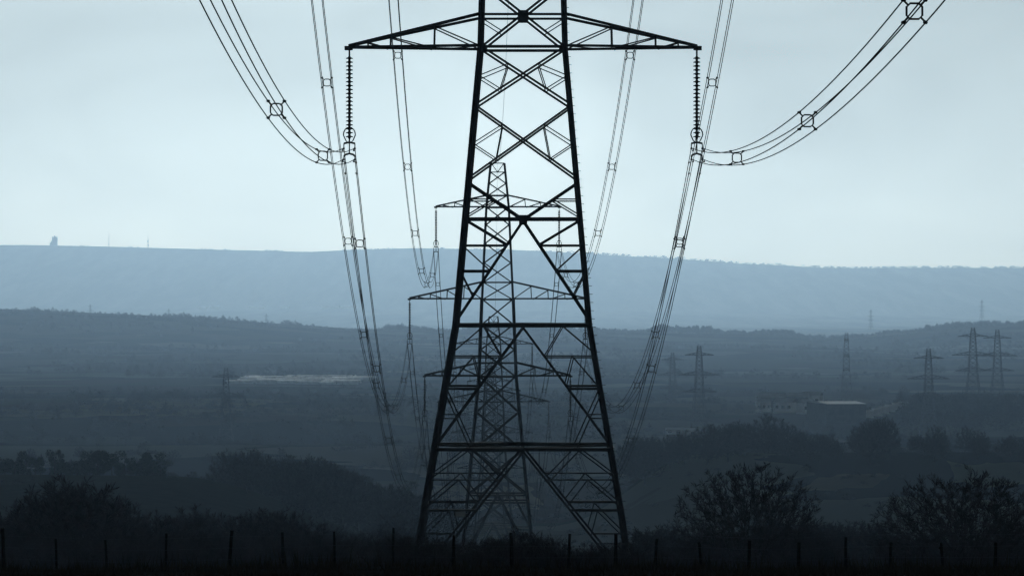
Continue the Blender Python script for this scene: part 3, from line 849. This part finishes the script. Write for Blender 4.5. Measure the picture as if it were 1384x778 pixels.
# valley floor trees
VAL = 'small bare tree standing in the misty valley bottom'
cnt = 0
def valley(px, d, h, label=VAL, group='valley trees', w_=None):
    global cnt
    cnt += 1
    put_tree('bare_tree', MIDT[cnt % 4], label, 'tree', px, d, h / 10, (w_ or h * 1.05) / 10, None, group)
WR = 'bare tree of the rounded wood in front of the far hall'
def to_top(px, d, top, cap=14.0):
    X, Y = at(px, d); return min(cap, max(3.5, (400 - top) * d / F - gz(X, Y)))
for i in range(80):                      # wood to the right, humped skyline
    px = R.uniform(850, 1398); d = R.uniform(1500, 1660)
    top = 588 - 27 * math.exp(-((px - 1035) / 48) ** 2) - 28 * math.exp(-((px - 1185) / 34) ** 2) - 18 * math.exp(-((px - 1280) / 40) ** 2) - 14 * math.exp(-((px - 970) / 40) ** 2)
    h = to_top(px, d, top + R.uniform(-3, 14)); valley(px, d, h, WR, 'wood before the hall', max(6, h * 1.05))
for i in range(64):                      # brown wood running down the spur
    px = R.uniform(300, 612); d = R.uniform(1090, 1290)
    h = to_top(px, d, 607 + 7 * math.sin(px / 29.) + R.uniform(0, 22) + max(0, px - 520) * .22); valley(px, d, h, 'bare tree of the brown wood on the low spur next to the evergreens', 'wood on the low spur', max(5.5, h * .95))
for i in range(34):
    valley(R.uniform(-20, 1400), R.uniform(1560, 2200), R.uniform(4, 8))
def leafy(seed, nleaf):
    rr = np.random.RandomState(seed); nl = 13
    cz = rr.uniform(.12, .86, nl); w_ = .34 * np.sqrt(np.clip(1 - ((cz - .36) / .62) ** 2, .05, 1)); th = rr.uniform(0, 6.28, nl)
    C = np.stack([np.cos(th) * w_, np.sin(th) * w_, cz], 1); rl = rr.uniform(.10, .19, nl)
    k = rr.randint(0, nl, nleaf); u = rr.normal(size=(nleaf, 3)); u /= np.linalg.norm(u, axis=1)[:, None]
    p = C[k] + u * rl[k][:, None] * (rr.rand(nleaf, 1) ** .35)
    p[:, 2] = np.abs(p[:, 2])
    Vv = np.repeat(p, 3, 0) + rr.normal(size=(nleaf * 3, 3)) * .022
    return Vv * 10, np.arange(nleaf * 3).reshape(-1, 3)
LEAF = []
for sd in (1, 2, 3, 4, 5):
    Vv, Tt = leafy(sd, 3200)
    LEAF.append((MB().tube([(0, 0, -.5), (0, 0, 3), (.1, 0, 6)], .3, 6, .1).mesh('trunk', M['bark']), mesh_tris('crown', Vv, Tt, M['ivy'])))
EV = 'round dark evergreen tree in the row on the low spur below the greenhouses'
for i, (px, top) in enumerate(((6, 607), (22, 604), (38, 606), (48, 612), (70, 604), (82, 605), (104, 603), (118, 604), (136, 608), (150, 607), (166, 609), (176, 611), (194, 606), (206, 612), (220, 614))):
    d = R.uniform(1150, 1190); X, Y = at(px, d); h = (400 - top) * d / F - gz(X, Y)
    put_tree('evergreen_tree', LEAF[i % 5], EV, 'tree', px + R.uniform(-4, 4), d, h / 10 * R.uniform(.72, 1.08), R.uniform(.5, .85), None, 'evergreens on the low spur')

# --- woodland masses on the ridges: one object each
def twigball(seed, n, narrow=1.0):
    rr = np.random.RandomState(seed)
    u = rr.normal(size=(n, 3)); u /= np.linalg.norm(u, axis=1)[:, None]; u[:, 2] = np.abs(u[:, 2]) * 1.1 - .5
    rad_ = rr.rand(n, 1) ** .45
    p = u * rad_ * vec(.40 * narrow, .40 * narrow, .55) + vec(0, 0, .48)
    d_ = u * .09 + rr.normal(size=(n, 3)) * .05
    wv = rr.normal(size=(n, 3)) * .028
    Vv = np.stack([p - d_, p + wv, p + d_ * 1.2], 1).reshape(-1, 3)
    tr = np.array([(-.02, 0, 0), (.02, 0, 0), (0, .01, .6)])
    return np.concatenate([Vv, tr]), np.arange(len(Vv) + 3).reshape(-1, 3)
BALL = [twigball(s_, 120, nw) for s_, nw in ((1, 1), (2, .9), (3, .6), (4, 1.1))]
def wood(name, label, pts):
    Vs, Ts, o = [], [], 0
    for (x, y, h, wv, k) in pts:
        Vv, Tt = BALL[k]; a = R.uniform(0, 6.28); ca, sa = math.cos(a), math.sin(a)
        q = np.empty_like(Vv); q[:, 0] = (Vv[:, 0] * ca - Vv[:, 1] * sa) * wv + x; q[:, 1] = (Vv[:, 0] * sa + Vv[:, 1] * ca) * wv + y
        q[:, 2] = Vv[:, 2] * h + gz(x, y) - (.3 if y < 9000 else 2.5)
        Vs.append(q); Ts.append(Tt + o); o += len(Vv)
    ob = link(name, mesh_tris(name, np.concatenate(Vs), np.concatenate(Ts), M['far_wood'])); ob['kind'] = 'stuff'; ob['label'] = label
    return ob
pts = []
for i in range(2600):                         # crest of the middle ridge
    px = R.uniform(-60, 1450); d = R.uniform(9780, 10150); X, Y = at(px, d)
    if px < 520: h = R.uniform(3, 7) if R.random() < .75 else R.uniform(6, 12)
    elif px < 1075: h = R.uniform(10, 16.5)
    else: h = R.uniform(6, 12)
    h *= .55 + 1.1 * max(0, float(N2(px / 28., 7.7)) + .45) + .3 * float(N3(px / 7., 2.2))
    pts.append((X, Y, h, h * .95, 2 if 780 < px < 1075 and R.random() < .7 else R.choice((0, 1, 3))))
for i in range(3200):                        # hanging woods on its near face
    px = R.uniform(-60, 1450); d = R.uniform(4900, 9780); X, Y = at(px, d)
    if N1(X / 160., Y / 420.) < -.02 and not (px > 1150 and d < 4300): continue
    pts.append((X, Y, R.uniform(7, 13), R.uniform(8, 13), R.choice((0, 1, 3))))
wood('ridge_woodland', 'hazy winter woodland covering the middle ridge', pts)
pts = []
for i in range(420):                         # rise under the pair of pylons on the right
    px = R.uniform(1215, 1460); d = R.uniform(2750, 3250); X, Y = at(px, d)
    pts.append((X, Y, R.uniform(8, 14), R.uniform(8, 13), R.choice((0, 1, 3))))
for i in range(320):
    px = R.uniform(-60, 860); d = R.uniform(2500, 3500); X, Y = at(px, d)
    pts.append((X, Y, R.uniform(5, 11), R.uniform(7, 12), R.choice((0, 1, 3))))
for hx in range(150):                        # hedgerows dividing the valley fields
    px = R.uniform(-80, 1400); d = R.uniform(1500, 4200); X0, Y0 = at(px, d); n_h = R.randint(8, 26); st = R.choice((1, -1)) * R.uniform(4, 6)
    sl = R.uniform(-.9, .9) if R.random() < .7 else R.uniform(3, 8)
    for j in range(n_h):
        hh = R.uniform(2.0, 4.5) if R.random() < .85 else R.uniform(6, 9)
        pts.append((X0 + st * j / math.hypot(1, sl), Y0 + st * sl * j / math.hypot(1, sl) + R.uniform(-1, 1), hh, R.uniform(5, 8), R.choice((0, 1, 3))))
for i in range(1500):
    px = R.uniform(-60, 1450); d = R.uniform(960, 1900); X, Y = at(px, d)
    if N2(X / 26., Y / 60.) < -.05 or abs(px - 665) < 60: continue
    hh = R.uniform(.8, 2.6); pts.append((X, Y, hh, hh * R.uniform(1.2, 2.2), R.choice((0, 1, 3))))
wood('valley_woodland', 'misty low woods on the far side of the valley floor', pts)
pts = []
for i in range(900):                         # tree dots along the far skyline
    px = R.uniform(-60, 1450); 
    if N2(px / 37., 3.3) < .0 and px < 760: continue
    d = 29990 + R.uniform(-60, 8); X, Y = at(px, d)
    h = R.uniform(7, 16) if px < 760 else R.uniform(9, 24)
    pts.append((X, Y, h, h * 1.6, R.choice((0, 1, 3))))
wood('far_hilltop_trees', 'tiny trees dotted along the far hill skyline', pts)

# ------------------------------------------------------------------ far hill: tower and masts
X, Y = at(74, 29950); zt_ = gz(X, Y) - 2
tr = thing('stone_tower', 'square stone lookout tower on the far hill skyline', 'tower', (X, Y, zt_))
k = 29950 / F
MB().box((0, 0, 6.0 * k), (7.0 * k, 7.0 * k, 12 * k)).build('shaft', M['stone'], tr)
MB().box((-5.0 * k, 0, 2.6 * k), (3.2 * k, 5 * k, 5.2 * k)).box((-4.3 * k, 0, 6.3 * k), (1.8 * k, 4 * k, 2.2 * k)).build('buttress', M['stone'], tr)
pp = MB()
for a in (-1, 0, 1):
    for b in (-1, 0, 1):
        if a or b: pp.box((a * 2.8 * k, b * 2.8 * k, 12.6 * k), (1.5 * k, 1.5 * k, 1.4 * k))
pp.build('parapet', M['stone'], tr)
MB().lathe([(1.2 * k, 11.9 * k), (1.1 * k, 14.0 * k), (.2 * k, 15.2 * k)], 8).build('turret', M['stone'], tr)
def mast(px, top, wide, label):
    X, Y = at(px, 29950); zb = gz(X, Y) - 2; H = (400 - top) * k - zb
    r_ = thing('radio_mast', label, 'mast', (X, Y, zb))
    m = MB()
    for q in range(3):
        a = q * 2.094; m.bar((wide * math.cos(a), wide * math.sin(a), 0), (.5 * math.cos(a), .5 * math.sin(a), H * .82), 1.1)
    m.build('mast_leg_frame', STEEL, r_)
    b = MB()
    for j in range(9):
        z0 = H * .8 * j / 9; z1 = H * .8 * (j + 1) / 9; w0 = wide + (.6 - wide) * j / 9; w1 = wide + (.6 - wide) * (j + 1) / 9
        for q in range(3):
            a = q * 2.094; c = a + 2.094
            b.bar((w0 * math.cos(a), w0 * math.sin(a), z0), (w1 * math.cos(c), w1 * math.sin(c), z1), .6)
    b.build('lattice', STEEL, r_)
    MB().tube([(0, 0, H * .8), (0, 0, H)], .7, 6).build('antenna', STEEL, r_)
    if wide > 4: MB().lathe([(3.6, H * .5), (3.6, H * .62)], 10).lathe([(3.4, H * .2), (3.4, H * .3)], 10).build('dish_drum', M['wall_grey'], r_)
mast(147, 314.5, 3.0, 'slender radio mast on the far hill skyline, next to the stone tower')
mast(200, 317.5, 4.5, 'stout radio mast with drums on the far hill skyline, beside a few bushes')

# ------------------------------------------------------------------ buildings in the valley
def shed(name, label, px, d, wd, dp, ht_, ridge, wm, rm, rz=0.0, group=None, cat='building', nwin=0, zoff=0.0):
    X, Y = at(px, d); zc = gz(X, Y) + zoff
    r_ = thing(name, label, cat, (X, Y, zc), rad(rz), group)
    MB().box((0, 0, ht_ / 2 - .5), (wd, dp, ht_ + 1)).build('wall', wm, r_)
    e = .35; m = MB()
    V_ = [(-wd / 2 - e, -dp / 2 - e, ht_ + .01), (wd / 2 + e, -dp / 2 - e, ht_ + .01), (wd / 2 + e, dp / 2 + e, ht_ + .01), (-wd / 2 - e, dp / 2 + e, ht_ + .01),
          (-wd / 2 - e, 0, ht_ + ridge), (wd / 2 + e, 0, ht_ + ridge)]
    m.add(V_, [(0, 1, 5, 4), (2, 3, 4, 5), (1, 2, 5), (3, 0, 4), (3, 2, 1, 0)]); m.build('roof', rm, r_)
    for i in range(nwin):
        MB().box((-wd / 2 + wd * (i + .5) / nwin, -dp / 2 - .03, ht_ * .55), (wd / nwin * .5, .08, ht_ * .3)).build('window', M['window'], r_)
    return r_
# big hall with the pale roof
shed('warehouse', 'dark hall with a pale low-pitched roof at the foot of the edge-on pylon', 1130, 2860, 23, 60, 10.5, 1.0, M['wall_dark'], M['roof_pale'], 8, nwin=4, zoff=2)
V1 = 'small pale-roofed building clustered beside the dark hall'
for (px, d, wv, dp, h, wm, rm) in ((1032, 2800, 9, 9, 4.5, 'wall_white', 'roof_slate'), (1048, 2900, 16, 12, 5, 'wall_grey', 'roof_pale'), (1062, 2780, 12, 10, 5, 'wall_white', 'roof_slate'),
        (1078, 2880, 14, 14, 6, 'wall_grey', 'roof_pale'), (1090, 2760, 9, 9, 5, 'wall_white', 'roof_pale'), (1098, 2940, 12, 12, 6, 'wall_white', 'roof_slate'), (1036, 3000, 12, 10, 4, 'wall_white', 'roof_pale')):
    shed('house', V1, px, d + 260, wv, dp, h + 1.5, 2.6, M[wm], M[rm], R.uniform(-25, 25), 'buildings left of the hall', 'house', 3)
V2 = 'low white shed in the row climbing away from the dark hall'
for (px, d) in ((1164, 2850), (1174, 2870), (1184, 2890), (1193, 2920), (1202, 2950), (1212, 2990), (1221, 3010)):
    shed('low_shed', V2, px, d, 5.5, 9, 2.6, .8, M['wall_white'], M['roof_pale'], R.uniform(-10, 10), 'sheds right of the hall', 'shed', 0, zoff=4)
V3 = 'pale farm shed beside the dark wood under the three-armed pylon'
for (px, d, wv) in ((912, 2640, 9), (926, 2660, 13), (943, 2650, 8)):
    shed('farm_shed', V3, px, d, wv, 9, 3.2, 1.0, M['wall_white'], M['roof_pale'], R.uniform(-12, 12), 'farm sheds under the pylon', 'shed', 2)
# long strip of greenhouses
V4 = 'long white polythene greenhouse in the pale strip under the dark ridge'
hoop = MB(); L_ = 34.0; Wd = 9.0
ring = [(Wd / 2 * math.cos(a), 3.4 * math.sin(a)) for a in np.linspace(0, math.pi, 9)]
hoop.add([(u, -L_ / 2, v) for u, v in ring] + [(u, L_ / 2, v) for u, v in ring], [(i, i + 1, i + 10, i + 9) for i in range(8)] + [tuple(range(8, -1, -1)), tuple(range(9, 18))])
hoop_me = hoop.mesh('film_cover', M['film'])
ribs = MB()
for j in range(5): ribs.tube([(u * 1.01, -L_ / 2 + L_ * j / 4, v * 1.01) for u, v in ring], .05, 4)
rib_me = ribs.mesh('hoop_frame', M['steel'])
for i in range(36):
    row, c = divmod(i, 6); px = 330 + c * 28 + R.uniform(-6, 6) + row * 4; d = 4690 + row * 58 + R.uniform(-16, 16); X, Y = at(px, d)
    r_ = thing('greenhouse', V4, 'greenhouse', (X, Y, gz(X, Y) - .1), rad(90 + R.uniform(-10, 10)), 'greenhouses below the ridge')
    r_.scale = (1, R.uniform(.5, .85), R.uniform(.7, 1.25)); link('film_cover', hoop_me, r_); link('hoop_frame', rib_me, r_)
V5 = 'distant white shed in the far valley under the long pale hill'
for (px, d) in ((275, 25200), (290, 25300), (342, 25300), (352, 25400), (385, 25300), (440, 25200), (452, 25250), (466, 25200), (478, 25250)):
    shed('distant_shed', V5, px, d, 45, 24, 9, 3, M['wall_white'], M['roof_pale'], 0, 'white sheds in the far valley', 'shed', 0, 8)

# ------------------------------------------------------------------ fence
fr = thing('post_fence', 'row of dark wooden fence posts along the field edge', 'fence', (0, 150, 0))
FP = [6, 77, 145, 224, 309, 383, 453, 531, 612, 692, 768, 832, 885, 948, 1012, 1079, 1143, 1203, 1275, 1345]
tops = []
for i, px in enumerate([-70] + FP + [1420]):
    d = 150 + R.uniform(-.6, .6); X, Y = at(px, d); z = gz(X, Y); h = R.uniform(1.0, 1.3) if px < 860 else R.uniform(.75, 1.02) if px < 1160 else R.uniform(.5, .7); r0 = R.uniform(.042, .065)
    lx, ly = R.uniform(-.11, .11), R.uniform(-.08, .08)
    m = MB().tube([(0, 0, -.4), (lx * .3, ly * .3, .3), (lx * .7, ly * .7, .8), (lx, ly, h)], r0, 8, r0 * .9)
    o = m.build('post', M['post'], fr); o.location = (X, Y - 150, z); tops.append(vec(X, Y - 150, z))
for hh in (.35, .7, 1.05):
    MB().tube([p + vec(0, -.075, hh) for p in tops], .004, 4).build('fence_wire', M['wire'], fr)

# ------------------------------------------------------------------ rough grass on the near crest
rr = np.random.RandomState(9)
n = 26000
gx = rr.uniform(-24, 24, n); gy = rr.uniform(112, 156, n)
keep = N3(gx / 2.2, gy / 3.0) > -.28; gx, gy = gx[keep], gy[keep]; n = len(gx)
gz_ = ground(gx, gy); hgt = (.10 + .34 * rr.rand(n) ** 3) * (1 + 2.0 * np.clip(N1(gx / 1.3, gy / 2.5), -.4, .5)); a = rr.rand(n) * 6.28
wv = .012 + .012 * rr.rand(n); lean = rr.normal(size=(n, 2)) * .12
V0 = np.stack([gx - np.cos(a) * wv, gy - np.sin(a) * wv, gz_ - .03], 1); V1_ = np.stack([gx + np.cos(a) * wv, gy + np.sin(a) * wv, gz_ - .03], 1)
V2_ = np.stack([gx + lean[:, 0], gy + lean[:, 1], gz_ + hgt], 1)
o = link('rough_grass', mesh_tris('rough_grass', np.stack([V0, V1_, V2_], 1).reshape(-1, 3), np.arange(3 * n).reshape(-1, 3), M['grass']))
o['kind'] = 'stuff'; o['label'] = 'rough dark grass on the crest along the fence'
